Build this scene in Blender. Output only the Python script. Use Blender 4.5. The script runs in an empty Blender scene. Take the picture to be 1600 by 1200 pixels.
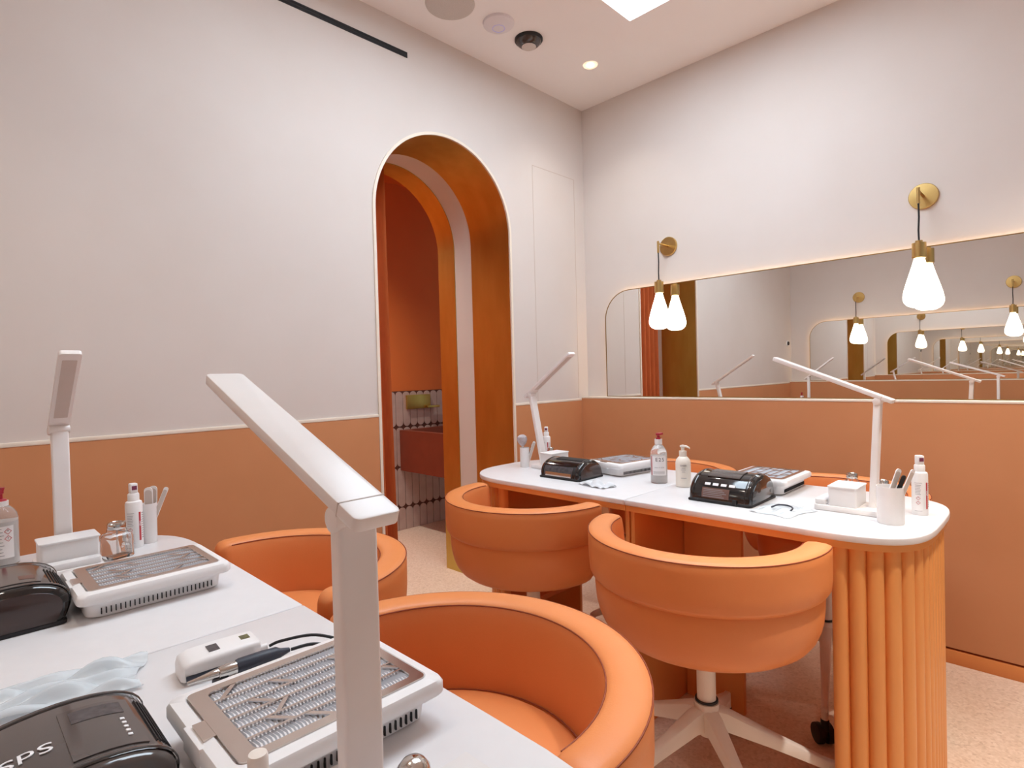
import bpy, bmesh, math, random
from math import pi, sin, cos, radians, sqrt, atan2
from mathutils import Vector, Matrix

random.seed(7)
SC = bpy.context.scene
COL = SC.collection

# ------------------------------------------------------------------ materials
def lin(c):
    return tuple((x / 12.92 if x <= .04045 else ((x + .055) / 1.055) ** 2.4) for x in c)

def rgb(r, g, b):
    return lin((r / 255., g / 255., b / 255.))

MATS = {}
def mat(name, col, rough=.5, metal=0., spec=.5, trans=0., alpha=1., emit=None, estr=0., ior=1.45,
        noise=None, nscale=20., stretch=(1, 1, 1), bump=0., bscale=200., coat=0., sheen=0.):
    m = bpy.data.materials.new(name); m.use_nodes = True
    nt = m.node_tree; p = nt.nodes['Principled BSDF']
    p.inputs['Base Color'].default_value = (*col, 1)
    p.inputs['Roughness'].default_value = rough
    p.inputs['Metallic'].default_value = metal
    p.inputs['Specular IOR Level'].default_value = spec
    p.inputs['IOR'].default_value = ior
    p.inputs['Transmission Weight'].default_value = trans
    p.inputs['Alpha'].default_value = alpha
    p.inputs['Coat Weight'].default_value = coat
    p.inputs['Coat Roughness'].default_value = .1
    if emit:
        p.inputs['Emission Color'].default_value = (*emit, 1)
        p.inputs['Emission Strength'].default_value = estr
    if noise or bump:
        tc = nt.nodes.new('ShaderNodeTexCoord'); mp = nt.nodes.new('ShaderNodeMapping')
        mp.inputs['Scale'].default_value = stretch
        nt.links.new(tc.outputs['Object'], mp.inputs['Vector'])
    if noise:
        n = nt.nodes.new('ShaderNodeTexNoise'); n.inputs['Scale'].default_value = nscale; n.inputs['Detail'].default_value = 5
        r = nt.nodes.new('ShaderNodeValToRGB')
        r.color_ramp.elements[0].position = .3; r.color_ramp.elements[0].color = (*col, 1)
        r.color_ramp.elements[1].position = .7; r.color_ramp.elements[1].color = (*noise, 1)
        nt.links.new(mp.outputs['Vector'], n.inputs['Vector'])
        nt.links.new(n.outputs['Fac'], r.inputs['Fac']); nt.links.new(r.outputs['Color'], p.inputs['Base Color'])
    if bump:
        n2 = nt.nodes.new('ShaderNodeTexNoise'); n2.inputs['Scale'].default_value = bscale; n2.inputs['Detail'].default_value = 3
        b = nt.nodes.new('ShaderNodeBump'); b.inputs['Strength'].default_value = bump; b.inputs['Distance'].default_value = .002
        nt.links.new(mp.outputs['Vector'], n2.inputs['Vector'])
        nt.links.new(n2.outputs['Fac'], b.inputs['Height']); nt.links.new(b.outputs['Normal'], p.inputs['Normal'])
    MATS[name] = m
    return m

WALL = mat('warm white plaster', rgb(217, 208, 202), .75, spec=.25, noise=rgb(214, 204, 197), nscale=3, bump=.04, bscale=90)
CEIL = mat('ceiling paint', rgb(242, 238, 236), .8, spec=.2, noise=rgb(240, 235, 232), nscale=2)
CREAM = mat('cream trim', rgb(236, 224, 208), .5, noise=rgb(232, 219, 202), nscale=8)
TERRA = mat('terracotta laminate', rgb(205, 143, 100), .55, spec=.25, noise=rgb(201, 139, 96), nscale=6, bump=.03, bscale=300)
TERRAB = mat('orange skirting paint', rgb(225, 146, 82), .45, noise=rgb(221, 141, 78), nscale=9)
GAP = mat('dark orange shadow gap', rgb(150, 72, 36), .8)
BRASS = mat('brushed brass', rgb(208, 188, 108), .42, metal=1., noise=rgb(196, 172, 94), nscale=3, stretch=(4, 4, 1.2), bump=.03, bscale=60)
BRASSL = mat('satin brass', rgb(214, 182, 120), .3, metal=1., noise=rgb(205, 170, 105), nscale=12)
BRASSD = mat('dark brass edge', rgb(150, 118, 70), .4, metal=1.)
LOBBY = mat('burnt orange paint', rgb(222, 120, 54), .6, noise=rgb(218, 115, 50), nscale=4)
CURT = mat('orange curtain cloth', rgb(206, 108, 56), .85, noise=rgb(196, 99, 50), nscale=60, stretch=(1, 1, .2), bump=.2, bscale=400)
TILE = mat('pinkish glazed tile', rgb(196, 174, 163), .25, noise=rgb(186, 163, 152), nscale=14)
GROUT = mat('dark grout', rgb(92, 56, 44), .9)
SINKM = mat('terracotta basin', rgb(124, 60, 38), .65, noise=rgb(118, 55, 34), nscale=12)
LEATH = mat('orange leather', rgb(228, 142, 84), .42, spec=.45, noise=rgb(225, 138, 80), nscale=10, bump=.12, bscale=420)
PIPE = mat('dark orange seam', rgb(140, 64, 32), .6)
DESKO = mat('orange lacquer', rgb(234, 160, 92), .38, spec=.5, noise=rgb(231, 156, 88), nscale=7)
DESKI = mat('red orange lining', rgb(222, 138, 82), .5, noise=rgb(218, 133, 78), nscale=7)
TOPW = mat('white quartz top', rgb(226, 224, 225), .3, spec=.5, noise=rgb(223, 221, 222), nscale=30)
WPLA = mat('white plastic', rgb(240, 238, 238), .35, noise=rgb(237, 235, 234), nscale=20)
WMET = mat('white powder coat', rgb(236, 226, 216), .4, noise=rgb(232, 222, 211), nscale=20)
LAMPW = mat('satin white lamp plastic', rgb(240, 236, 234), .3, noise=rgb(237, 232, 229), nscale=16)
LEDP = mat('unlit diffuser', rgb(206, 194, 186), .5, noise=rgb(202, 190, 181), nscale=40)
BLACK = mat('gloss black plastic', rgb(24, 23, 25), .08, spec=.6, coat=.6, noise=rgb(30, 28, 29), nscale=9)
BROWNP = mat('smoky brown plastic', rgb(62, 42, 38), .18, spec=.6, coat=.4, noise=rgb(56, 38, 34), nscale=9)
SMOKE = mat('smoky grey cover', rgb(78, 71, 69), .12, spec=.6, coat=.5, noise=rgb(72, 65, 63), nscale=9)
MBLACK = mat('matt black plastic', rgb(28, 27, 29), .55, noise=rgb(34, 32, 34), nscale=30)
NAVY = mat('dark slate rubber', rgb(58, 62, 74), .45, noise=rgb(52, 56, 67), nscale=30)
CHROME = mat('chrome', rgb(215, 212, 208), .15, metal=1., noise=rgb(205, 201, 196), nscale=8)
STEEL = mat('mirror steel plate', rgb(214, 202, 194), .22, metal=1., noise=rgb(208, 195, 186), nscale=10)
FILT = mat('grey pleated filter', rgb(204, 207, 213), .9, noise=rgb(194, 197, 205), nscale=70)
GLASS = mat('clear glass', (1, 1, 1), .02, trans=1., ior=1.45, noise=(.98, .99, .98), nscale=5)
ACRYL = mat('frosted acrylic', rgb(246, 243, 242), .5, alpha=.8, ior=1.3, noise=rgb(243, 240, 239), nscale=12)
CLEARP = mat('clear soft plastic', rgb(244, 246, 248), .12, trans=.8, ior=1.2, noise=rgb(240, 243, 246), nscale=12)
BOTT = mat('clear bottle plastic', rgb(240, 238, 236), .08, trans=.75, ior=1.3, noise=rgb(236, 234, 231), nscale=6)
LIQ = mat('white label film', rgb(238, 236, 236), .4, noise=rgb(236, 233, 233), nscale=20)
CREAMB = mat('cream bottle plastic', rgb(240, 232, 220), .35, noise=rgb(237, 228, 215), nscale=14)
REDP = mat('red plastic', rgb(176, 42, 58), .3, noise=rgb(168, 38, 54), nscale=14)
PLUM = mat('plum cap insert', rgb(128, 62, 88), .35, noise=rgb(120, 56, 82), nscale=14)
INK = mat('dark print', rgb(60, 56, 58), .6)
INKG = mat('grey print', rgb(150, 146, 148), .6)
INKW = mat('white print', rgb(240, 240, 242), .5)
INKR = mat('red print', rgb(190, 60, 66), .5)
STICK = mat('brownish sticker', rgb(120, 88, 78), .5, noise=rgb(112, 80, 70), nscale=60)
OLIVE = mat('olive display sticker', rgb(120, 118, 60), .3, noise=rgb(70, 70, 60), nscale=200)
GREYD = mat('dark grey display', rgb(84, 78, 80), .2, noise=rgb(60, 56, 58), nscale=90)
SPKG = mat('grey speaker grille', rgb(206, 198, 191), .8, noise=rgb(196, 187, 180), nscale=300)
APW = mat('access point plastic', rgb(226, 220, 222), .4, noise=rgb(222, 215, 217), nscale=10)
DOME = mat('smoked dome', rgb(44, 36, 36), .1, spec=.6, coat=.5, noise=rgb(52, 44, 42), nscale=6)
BLUEL = mat('blue status ring', rgb(180, 180, 235), .4, emit=rgb(150, 150, 255), estr=.12)
PAPER = mat('pale translucent sheet', rgb(226, 222, 220), .6, noise=rgb(222, 217, 215), nscale=15)
FLUFF = mat('grey brush bristle', rgb(200, 192, 194), .95, noise=rgb(170, 160, 164), nscale=250, bump=.6, bscale=300)
WOOD = mat('pale brush handle', rgb(214, 178, 120), .5, noise=rgb(202, 164, 104), nscale=30, stretch=(1, 1, .2))
PANEL = 7.5
DIFF = mat('glowing panel diffuser', (1, .97, .93), .5, emit=(.85, 1.01, 1.15), estr=PANEL)
WELL = mat('white light well', rgb(244, 242, 238), .6)
BULB = mat('glowing porcelain bulb', rgb(255, 248, 236), .4, emit=(1., .93, .82), estr=3.2)
DLIT = mat('glowing downlight lens', (1, .9, .75), .4, emit=(1., .84, .62), estr=10.)
RINGW = mat('reflector with painted glow', rgb(255, 238, 214), .4, emit=(1., .84, .62), estr=.5)  # emission stands in for lamp light caught on the trim ring
LEDS = mat('warm led strip', (1, .8, .5), .4, emit=(1., .70, .38), estr=7.)
MIRR = mat('silvered mirror', (.90, .89, .86), .0, metal=1.)

def floor_mat():
    m = bpy.data.materials.new('speckled terrazzo'); m.use_nodes = True
    nt = m.node_tree; p = nt.nodes['Principled BSDF']
    tc = nt.nodes.new('ShaderNodeTexCoord')
    v = nt.nodes.new('ShaderNodeTexVoronoi'); v.inputs['Scale'].default_value = 130
    n = nt.nodes.new('ShaderNodeTexNoise'); n.inputs['Scale'].default_value = 90; n.inputs['Detail'].default_value = 6
    r = nt.nodes.new('ShaderNodeValToRGB')
    e = r.color_ramp.elements
    e[0].position = .0; e[0].color = (*rgb(176, 146, 120), 1)
    e[1].position = 1.; e[1].color = (*rgb(236, 216, 198), 1)
    k = e.new(.35); k.color = (*rgb(214, 188, 164), 1)
    k = e.new(.6); k.color = (*rgb(224, 200, 178), 1)
    mx = nt.nodes.new('ShaderNodeMixRGB'); mx.inputs['Fac'].default_value = .45
    nt.links.new(tc.outputs['Object'], v.inputs['Vector']); nt.links.new(tc.outputs['Object'], n.inputs['Vector'])
    bw = nt.nodes.new('ShaderNodeRGBToBW')
    nt.links.new(v.outputs['Color'], bw.inputs['Color'])
    nt.links.new(bw.outputs['Val'], mx.inputs['Color1']); nt.links.new(n.outputs['Fac'], mx.inputs['Color2'])
    nt.links.new(mx.outputs['Color'], r.inputs['Fac']); nt.links.new(r.outputs['Color'], p.inputs['Base Color'])
    p.inputs['Roughness'].default_value = .5
    return m
FLOOR = floor_mat()

# ------------------------------------------------------------------ mesh builder
class MB:
    def __init__(s): s.bm = bmesh.new()
    def poly(s, pts): 
        vs = [s.bm.verts.new(p) for p in pts]
        return s.bm.faces.new(vs)
    def box(s, lo, hi, M=None):
        x0, y0, z0 = lo; x1, y1, z1 = hi
        c = [(x0,y0,z0),(x1,y0,z0),(x1,y1,z0),(x0,y1,z0),(x0,y0,z1),(x1,y0,z1),(x1,y1,z1),(x0,y1,z1)]
        if M: c = [M @ Vector(q) for q in c]
        v = [s.bm.verts.new(q) for q in c]
        for f in ((3,2,1,0),(4,5,6,7),(0,1,5,4),(1,2,6,5),(2,3,7,6),(3,0,4,7)): s.bm.faces.new([v[i] for i in f])
        return s
    def prism(s, pts, z0, z1, axis='z'):
        f = {'z': lambda a, b, c: (a, b, c), 'x': lambda a, b, c: (c, a, b), 'y': lambda a, b, c: (a, c, b)}[axis]
        lo = [s.bm.verts.new(f(a, b, z0)) for a, b in pts]; hi = [s.bm.verts.new(f(a, b, z1)) for a, b in pts]
        n = len(pts)
        s.bm.faces.new(lo[::-1]); s.bm.faces.new(hi)
        for i in range(n): s.bm.faces.new((lo[i], lo[(i+1) % n], hi[(i+1) % n], hi[i]))
        return s
    def loft(s, secs, closed=True, cap=True, ring=False):
        R = [[s.bm.verts.new(p) for p in sec] for sec in secs]
        n = len(secs[0]); m = len(R)
        for i in range(m if ring else m - 1):
            a, b = R[i], R[(i+1) % m]
            for j in range(n if closed else n - 1):
                k = (j + 1) % n
                s.bm.faces.new((a[j], a[k], b[k], b[j]))
        if cap and closed and not ring:
            s.bm.faces.new(R[0][::-1]); s.bm.faces.new(R[-1])
        return s
    def lathe(s, prof, c=(0, 0, 0), n=32, M=None, sx=1., sy=1.):
        secs = []
        for r, z in prof:
            sec = []
            for i in range(n):
                a = 2*pi*i/n
                q = Vector((c[0]+max(r, 1e-4)*cos(a)*sx, c[1]+max(r, 1e-4)*sin(a)*sy, c[2]+z))
                sec.append(M @ q if M else q)
            secs.append(sec)
        return s.loft(secs)
    def cyl(s, p0, p1, r0, r1=None, n=20):
        r1 = r0 if r1 is None else r1
        p0, p1 = Vector(p0), Vector(p1); d = (p1 - p0).normalized()
        u = d.orthogonal().normalized(); w = d.cross(u)
        return s.loft([[p + r*(cos(2*pi*i/n)*u + sin(2*pi*i/n)*w) for i in range(n)] for p, r in ((p0, r0), (p1, r1))])
    def tube(s, path, r, n=10):
        P = [Vector(p) for p in path]; secs = []; u = None
        for i, p in enumerate(P):
            d = (P[min(i+1, len(P)-1)] - P[max(i-1, 0)]).normalized()
            if u is None: u = d.orthogonal().normalized()
            u = (u - d*u.dot(d)).normalized(); w = d.cross(u)
            rr = r[i] if isinstance(r, (list, tuple)) else r
            secs.append([p + rr*(cos(2*pi*k/n)*u + sin(2*pi*k/n)*w) for k in range(n)])
        return s.loft(secs)
    def build(s, name, m, parent=None, bevel=0., seg=2, smooth=True, angle=38, M=None, mod=None):
        bm = s.bm
        bmesh.ops.remove_doubles(bm, verts=bm.verts, dist=1e-6)
        bmesh.ops.recalc_face_normals(bm, faces=bm.faces)
        if bevel:
            ed = [e for e in bm.edges if len(e.link_faces) == 2 and e.calc_face_angle(0) > radians(angle)]
            bmesh.ops.bevel(bm, geom=ed, offset=bevel, segments=seg, affect='EDGES', clamp_overlap=True, profile=.5)
        for f in bm.faces: f.smooth = smooth
        for e in bm.edges:
            if len(e.link_faces) == 2 and e.calc_face_angle(0) > radians(angle): e.smooth = False
        if M: bm.transform(M)
        me = bpy.data.meshes.new(name); bm.to_mesh(me); bm.free()
        me.materials.append(m)
        o = bpy.data.objects.new(name, me); COL.objects.link(o)
        if parent: o.parent = parent
        return o

def thing(name, label, cat, loc=(0, 0, 0), rz=0., group=None):
    o = bpy.data.objects.new(name, None); COL.objects.link(o)
    o.empty_display_size = .05; o.location = loc; o.rotation_euler = (0, 0, rz)
    tag(o, label, cat, group)
    return o
def tag(o, label, cat, group=None):
    o['label'] = label; o['category'] = cat
    if group: o['group'] = group
    return o
def struct(o):
    o['kind'] = 'structure'; return o
def dup(root, loc, rz, label, group=None):
    def cp(o, par):
        c = o.copy(); COL.objects.link(c); c.parent = par
        for ch in list(o.children): cp(ch, c)
        return c
    r = cp(root, None); r.location = loc; r.rotation_euler = (0, 0, rz); r['label'] = label
    if group: r['group'] = group
    return r

def text(name, body, size, fn, m, parent, depth=.0004, align='CENTER', spacing=1.):
    """lettering as a solid mesh; fn maps (u, v, w) -> local point"""
    cu = bpy.data.curves.new(name, 'FONT'); cu.body = body; cu.size = size; cu.align_x = align; cu.align_y = 'CENTER'
    cu.space_character = spacing; cu.extrude = depth; cu.resolution_u = 3
    t = bpy.data.objects.new(name, cu); COL.objects.link(t)
    dg = bpy.context.evaluated_depsgraph_get(); dg.update()
    me = bpy.data.meshes.new_from_object(t.evaluated_get(dg))
    bpy.data.objects.remove(t); bpy.data.curves.remove(cu)
    for v in me.vertices: v.co = fn(v.co.x, v.co.y, v.co.z)
    me.materials.clear(); me.materials.append(m); me.name = name
    o = bpy.data.objects.new(name, me); COL.objects.link(o); o.parent = parent
    return o

def rrect(x0, y0, x1, y1, r, n=6):
    pts = []
    for cx, cy, a0 in ((x1-r, y1-r, 0), (x0+r, y1-r, 90), (x0+r, y0+r, 180), (x1-r, y0+r, 270)):
        for i in range(n+1):
            a = radians(a0 + 90*i/n); pts.append((cx + r*cos(a), cy + r*sin(a)))
    return pts

# ------------------------------------------------------------------ room constants
ZC = 2.717            # ceiling
YB = -3.51            # back wall
XE = 4.6              # east side of the room
AY0, AY1, AR, ASP = -1.447, -.647, .40, 1.871     # arch: jambs, radius, springing height
AYC = (AY0 + AY1)/2
WT = .60              # thickness of the arched wall
def arch_pts(off=0., z0=0., n=40):
    r = AR + off
    return [(AYC - r, z0)] + [(AYC - r*cos(pi*i/n), ASP + r*sin(pi*i/n)) for i in range(n+1)] + [(AYC + r, z0)]

# ------------------------------------------------------------------ shell
MB().box((-2.4, YB-.12, -.1), (XE, 1.3, 0)).build('floor', FLOOR); struct(bpy.data.objects['floor'])
LX0, LX1, LY0, LY1 = .688, 1.488, -2.097, -.537      # ceiling light opening
c = MB()
xs = [-.02, LX0, LX1, XE]; ys = [YB-.12, LY0, LY1, .12]
for i in range(3):
    for j in range(3):
        if i == 1 and j == 1: continue
        c.box((xs[i], ys[j], ZC), (xs[i+1], ys[j+1], ZC+.012))
struct(c.build('ceiling', CEIL, smooth=False))
# left wall (arched opening)
hole = arch_pts(.012)
w = MB().prism([(YB-.12, 0)] + hole + [(.12, 0), (.12, ZC), (YB-.12, ZC)], -WT, 0, 'x')
wl = struct(w.build('wall_left', WALL, smooth=False))
WZ = .985
w = MB().prism([(YB, .055)] + [(AYC-AR-.014, .055), (AYC-AR-.014, WZ), (YB, WZ)], .0, .004, 'x')
w.prism([(AYC+AR+.014, .055), (-.071, .055), (-.071, WZ), (AYC+AR+.014, WZ)], .0, .004, 'x')
struct(w.build('trim_1', TERRA, smooth=False))
w = MB()
for a, b in ((YB, AYC-AR-.014), (AYC+AR+.014, -.071)): w.box((0, a, WZ), (.006, b, WZ+.013))
struct(w.build('trim_2', CREAM, bevel=.002))
w = MB()
for a, b in ((YB, AYC-AR-.014), (AYC+AR+.014, -.071)): w.box((0, a, 0), (.004, b, .052))
struct(w.build('baseboard_left', TERRAB, smooth=False))
# bead round the arch
def arch_band(off0, off1, x0, x1, name, m):
    a = arch_pts(off0); b = arch_pts(off1)
    secs = [[(x0, a[i][0], a[i][1]), (x1, a[i][0], a[i][1]), (x1, b[i][0], b[i][1]), (x0, b[i][0], b[i][1])] for i in range(len(a))]
    return struct(MB().loft(secs).build(name, m, angle=50))
arch_band(0, .013, -.004, .006, 'trim_3', CREAM)
arch_band(0, .011, -.302, -.0045, 'trim_4', BRASS)
arch_band(.003, .011, -.449, -.3025, 'trim_5', WALL)
arch_band(0, .011, -.598, -.4495, 'trim_6', BRASS)
# flush service door in the left wall: hairline joints
w = MB()
sy0, sy1, sz0, sz1, sw = -.452, -.094, 1.0, 2.288, .0022
w.box((0, sy0-sw, sz0), (.0008, sy0, sz1)); w.box((0, sy1, sz0), (.0008, sy1+sw, sz1)); w.box((0, sy0, sz1-sw), (.0008, sy1, sz1))
JOINT = mat('hairline joint', rgb(196, 178, 164), .9)
struct(w.build('trim_7', JOINT, smooth=False))
# linear air slot high on the left wall
t = thing('air_vent', 'long thin black linear air slot high on the left wall', 'air vent', (0, -2.2, 2.577))
MB().box((.0, -1.2, -.012), (.003, .941, .012)).build('frame', MBLACK, t)
w = MB()
for k in (-.005, .005): w.box((.003, -1.19, k-.0015), (.0045, .935, k+.0015))
w.build('louvre', MBLACK, t)

# right wall with mirror
ZL = 1.0075
struct(MB().box((-WT, 0, 0), (XE, .12, ZC)).build('wall_right', WALL, smooth=False))
struct(MB().box((0.0045, -.071, .062), (XE, 0, ZL-.010)).build('trim_8', TERRA, smooth=False))
struct(MB().box((0.0045, -.073, ZL-.010), (XE, 0, ZL)).build('trim_9', CREAM, bevel=.002))
struct(MB().box((0.0045, -.060, .0), (XE, 0, .062)).build('trim_10', GAP, smooth=False))
struct(MB().box((0.0045, -.071, 0), (XE, -.058, .053)).build('baseboard_right', TERRAB, bevel=.001))
# back wall (seen in the mirrors)
struct(MB().box((-WT, YB-.12, 0), (XE, YB, ZC)).build('wall_back', WALL, smooth=False))
struct(MB().box((0.0045, YB, 0), (XE, YB+.071, ZL-.010)).build('trim_11', TERRA, smooth=False))
struct(MB().box((0.0045, YB, ZL-.010), (XE, YB+.073, ZL)).build('trim_12', CREAM, bevel=.002))

# east side: unseen window opening, added to let ambient daylight in
struct(MB().box((XE, YB-.12, 0), (XE+.12, .12, .5)).build('wall_east', WALL, smooth=False))
struct(MB().box((XE, YB-.12, 2.5), (XE+.12, .12, ZC)).build('wall_lintel', WALL, smooth=False))
w = MB()
for y in (YB-.12, -2.36, -1.18, .04): w.box((XE+.02, y, .5), (XE+.08, y+.06, 2.5))
struct(w.build('added_window_1', WPLA, bevel=.004))

# ------------------------------------------------------------------ lobby behind the arch
XT = -1.53
struct(MB().box((XT-.1, -1.8, 0), (XT, 1.2, 2.6)).build('wall_lobby', LOBBY, smooth=False))
struct(MB().box((XT, -1.9, 0), (-WT, -1.8, 2.6)).build('wall_lobby_south', LOBBY, smooth=False))
struct(MB().box((XT, 1.1, 0), (-WT, 1.2, 2.6)).build('wall_lobby_north', LOBBY, smooth=False))
struct(MB().box((XT-.1, -1.9, 2.6), (-WT, 1.2, 2.66)).build('ceiling_lobby', LOBBY, smooth=False))
# upright stadium tiles
TB = [(-.115, .17), (.177, .472), (.479, .774), (.781, 1.043)]
t = MB().box((XT, -.428, 0), (XT+.006, 1.1, 1.047)); struct(t.build('trim_13', GROUT, smooth=False))
t = MB(); tw = .0645
for z0, z1 in TB:
    for k in range(23):
        y0 = -.4265 + k*tw; r = tw/2 - .002; yc = y0 + tw/2
        pts = [(yc + r*cos(a), z1 - r + r*sin(a)) for a in [pi*i/10 for i in range(11)]]
        if z0 < 0: pts += [(yc - r, .001), (yc + r, .001)]
        else: pts += [(yc - r*cos(a), z0 + r - r*sin(a)) for a in [pi*i/10 for i in range(11)]]
        t.prism(pts, XT+.006, XT+.011, 'x')
struct(t.build('trim_14', TILE, angle=30))
s = thing('wall_mounted_basin', 'terracotta block wash basin against the tiled wall beyond the arch', 'sink', (-1.14, -.02, .453))
b = MB(); x0, x1, y0, y1, h = -.378, .378, -.32, .32, .302
out = rrect(x0, y0, x1, y1, .012); inn = rrect(x0+.05, y0+.05, x1-.05, y1-.05, .06)
b.loft([[(p[0], p[1], 0) for p in out], [(p[0], p[1], h) for p in out], [(p[0], p[1], h) for p in inn], [(p[0]*.9, p[1]*.88, h-.13) for p in inn]])
b.build('basin', SINKM, s, angle=40)
MB().lathe([(.0, .172), (.025, .172), (.025, .176), (.0, .177)], n=20).build('drain', BRASS, s)
s = thing('wall_tap', 'brass wall tap with a flat square plate on the tiles above the basin', 'tap', (XT+.011, -.16, .96))
MB().box((0, -.112, -.052), (.02, .108, .055)).build('plate', BRASS, s, bevel=.003)
MB().box((.02, .06, -.05), (.05, .175, -.033)).build('spout', BRASS, s, bevel=.003)
L = bpy.data.lights.new('lobby_fill_light', 'SPOT'); L.energy = 105; L.color = (1, .96, .90); L.spot_size = radians(110); L.spot_blend = 1.; L.shadow_soft_size = .05  # fill light added to lift the lobby walls and arch jamb
t = thing('downlight', 'unseen downlight added in the lobby ceiling to brighten the space beyond the arch', 'ceiling light', (-1.05, -1.1, 2.6), group='small round downlights')
MB().lathe([(.026, -.001), (.036, -.0045), (.038, 0), (.026, 0)], n=32).build('trim_ring', WELL, t)
MB().lathe([(0, -.0022), (.026, -.0022), (.026, 0), (0, 0)], n=24).build('lens', DLIT, t)
lo = bpy.data.objects.new('lobby_fill_light', L); COL.objects.link(lo); lo.parent = t; lo.location = (0, 0, -.012)
# curtain gathered at the left of the arch
t = MB(); N = 70
front, back = [], []
for k in range(N+1):
    f = k/N; y = AY0 + .004 + .262*f
    ph = 2*pi*4.2*f
    for lst, dx in ((front, .0), (back, -.006)):
        col = []
        for q in range(13):
            g = q/12
            amp = .026 + .012*(1-g)
            yy = y + .018*(1-g)**3*f
            d = AR - .006
            zt = ASP + sqrt(max(0, d*d - (y-AYC)**2)) if abs(y-AYC) < d else ASP
            col.append((-.354 + amp*sin(ph) + dx, yy, .02 + (zt-.03)*g))
        lst.append(col)
for k in range(N):
    for q in range(12):
        for L in (front, back):
            t.poly([L[k][q], L[k+1][q], L[k+1][q+1], L[k][q+1]])
        pass
for q in range(12):
    for k in (0, N): t.poly([front[k][q], back[k][q], back[k][q+1], front[k][q+1]])
for k in range(N):
    for q in (0, 12): t.poly([front[k][q], front[k+1][q], back[k+1][q], back[k][q]])
tag(t.build('curtain', CURT, angle=80), 'orange curtain gathered against the left jamb of the arch', 'curtain')

# ------------------------------------------------------------------ mirrors and wall lamps
def mirror(name, y, sgn, x0, x1, z1, label):
    t = thing(name, label, 'mirror', (0, y, ZL))
    h = z1 - ZL; r = .16
    def outl(i):
        rr = r - i
        return [(x1-i, .0 if i == 0 else .004), (x1-i, h-i)] + [(x0+r + rr*cos(a), h-r + rr*sin(a)) for a in [pi/2 + pi/2*k/14 for k in range(15)]] + [(x0+i, .0 if i == 0 else .004)]
    f = MB(); a, b = outl(0), outl(.0035)
    f.loft([[(p[0], sgn*.016, p[1]) for p in a], [(p[0], sgn*.0275, p[1]) for p in a], [(p[0], sgn*.0275, p[1]) for p in b], [(p[0], sgn*.024, p[1]) for p in b]], cap=True)
    f.build('frame', BRASSD, t, angle=30)
    MB().prism(b, min(sgn*.0245, sgn*.0255), max(sgn*.0245, sgn*.0255), 'y').build('glass', MIRR, t, smooth=False)
    # led strip along the hidden back edge
    c = outl(.012); d = outl(.018)
    k = MB(); n = len(c)
    idx = list(range(1, n))
    k.loft([[(c[i][0], sgn*.004, c[i][1]), (c[i][0], sgn*.012, c[i][1]), (d[i][0], sgn*.012, d[i][1]), (d[i][0], sgn*.004, d[i][1])] for i in idx])
    k.build('led_strip', LEDS, t)
    return t
mirror('wall_mirror', 0., -1, .155, 3.6, 1.6095, 'wide backlit wall mirror with one rounded corner resting on the right wall ledge')
mirror('wall_mirror', YB, 1, .185, 3.6, 1.5955, 'backlit mirror on the far wall, seen only as a reflection in the other mirror')

def wall_lamp(x, y, z, sgn, label):
    t = thing('wall_lamp', label, 'wall lamp', (x, y, z), 0 if sgn < 0 else pi, 'teardrop wall lamps')
    M = Matrix.Rotation(pi/2, 4, 'X')
    MB().lathe([(0, 0), (.05, 0), (.05, .008), (.048, .011), (0, .012)], n=40, M=M).build('backplate', BRASSL, t)
    MB().cyl((0, -.008, 0), (0, -.11, 0), .005).build('arm', BRASSL, t)
    MB().cyl((0, -.109, -.048), (0, -.109, .012), .006, n=16).build('cord_grip', BRASSL, t)
    MB().tube([(0, -.109, -.04), (.001, -.109, -.10), (-.001, -.109, -.15), (0, -.109, -.19)], .0032).build('cord', MBLACK, t)
    s = MB().lathe([(0, -.19), (.012, -.19), (.012, -.197), (.0235, -.199), (.0235, -.255), (.021, -.257), (0, -.257)], c=(0, -.109, 0), n=32)
    so = s.build('lamp_socket', BRASSL, t)
    prof = [(.016, -.250), (.018, -.262), (.024, -.285), (.033, -.315), (.043, -.348), (.051, -.378), (.0545, -.398), (.0545, -.412), (.050, -.426), (.040, -.437), (.025, -.444), (.0, -.446)]
    MB().lathe(prof[::-1], c=(0, -.109, 0), n=40).build('bulb', BULB, t)
    return t
wall_lamp(.557, 0, 1.811, -1, 'brass wall lamp with a glowing teardrop bulb near the room corner, left of the pair')
wall_lamp(1.674, 0, 1.811, -1, 'brass wall lamp with a glowing teardrop bulb above the near end of the right desk')
wall_lamp(.62, YB, 1.80, 1, 'teardrop wall lamp on the far wall beside the arched wall, seen in the mirror')
wall_lamp(1.735, YB, 1.80, 1, 'teardrop wall lamp on the far wall nearer the right edge of the mirror view')
t = thing('thermostat', 'small dark round wall dial on the left wall, seen in the mirror', 'thermostat', (0, -3.40, 1.393))
MB().lathe([(0, 0), (.028, 0), (.028, .006), (0, .007)], M=Matrix.Rotation(pi/2, 4, 'Y'), n=24).build('plate', WPLA, t)
MB().lathe([(0, .007), (.02, .007), (.018, .016), (0, .017)], M=Matrix.Rotation(pi/2, 4, 'Y'), n=24).build('dial', MBLACK, t)

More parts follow.
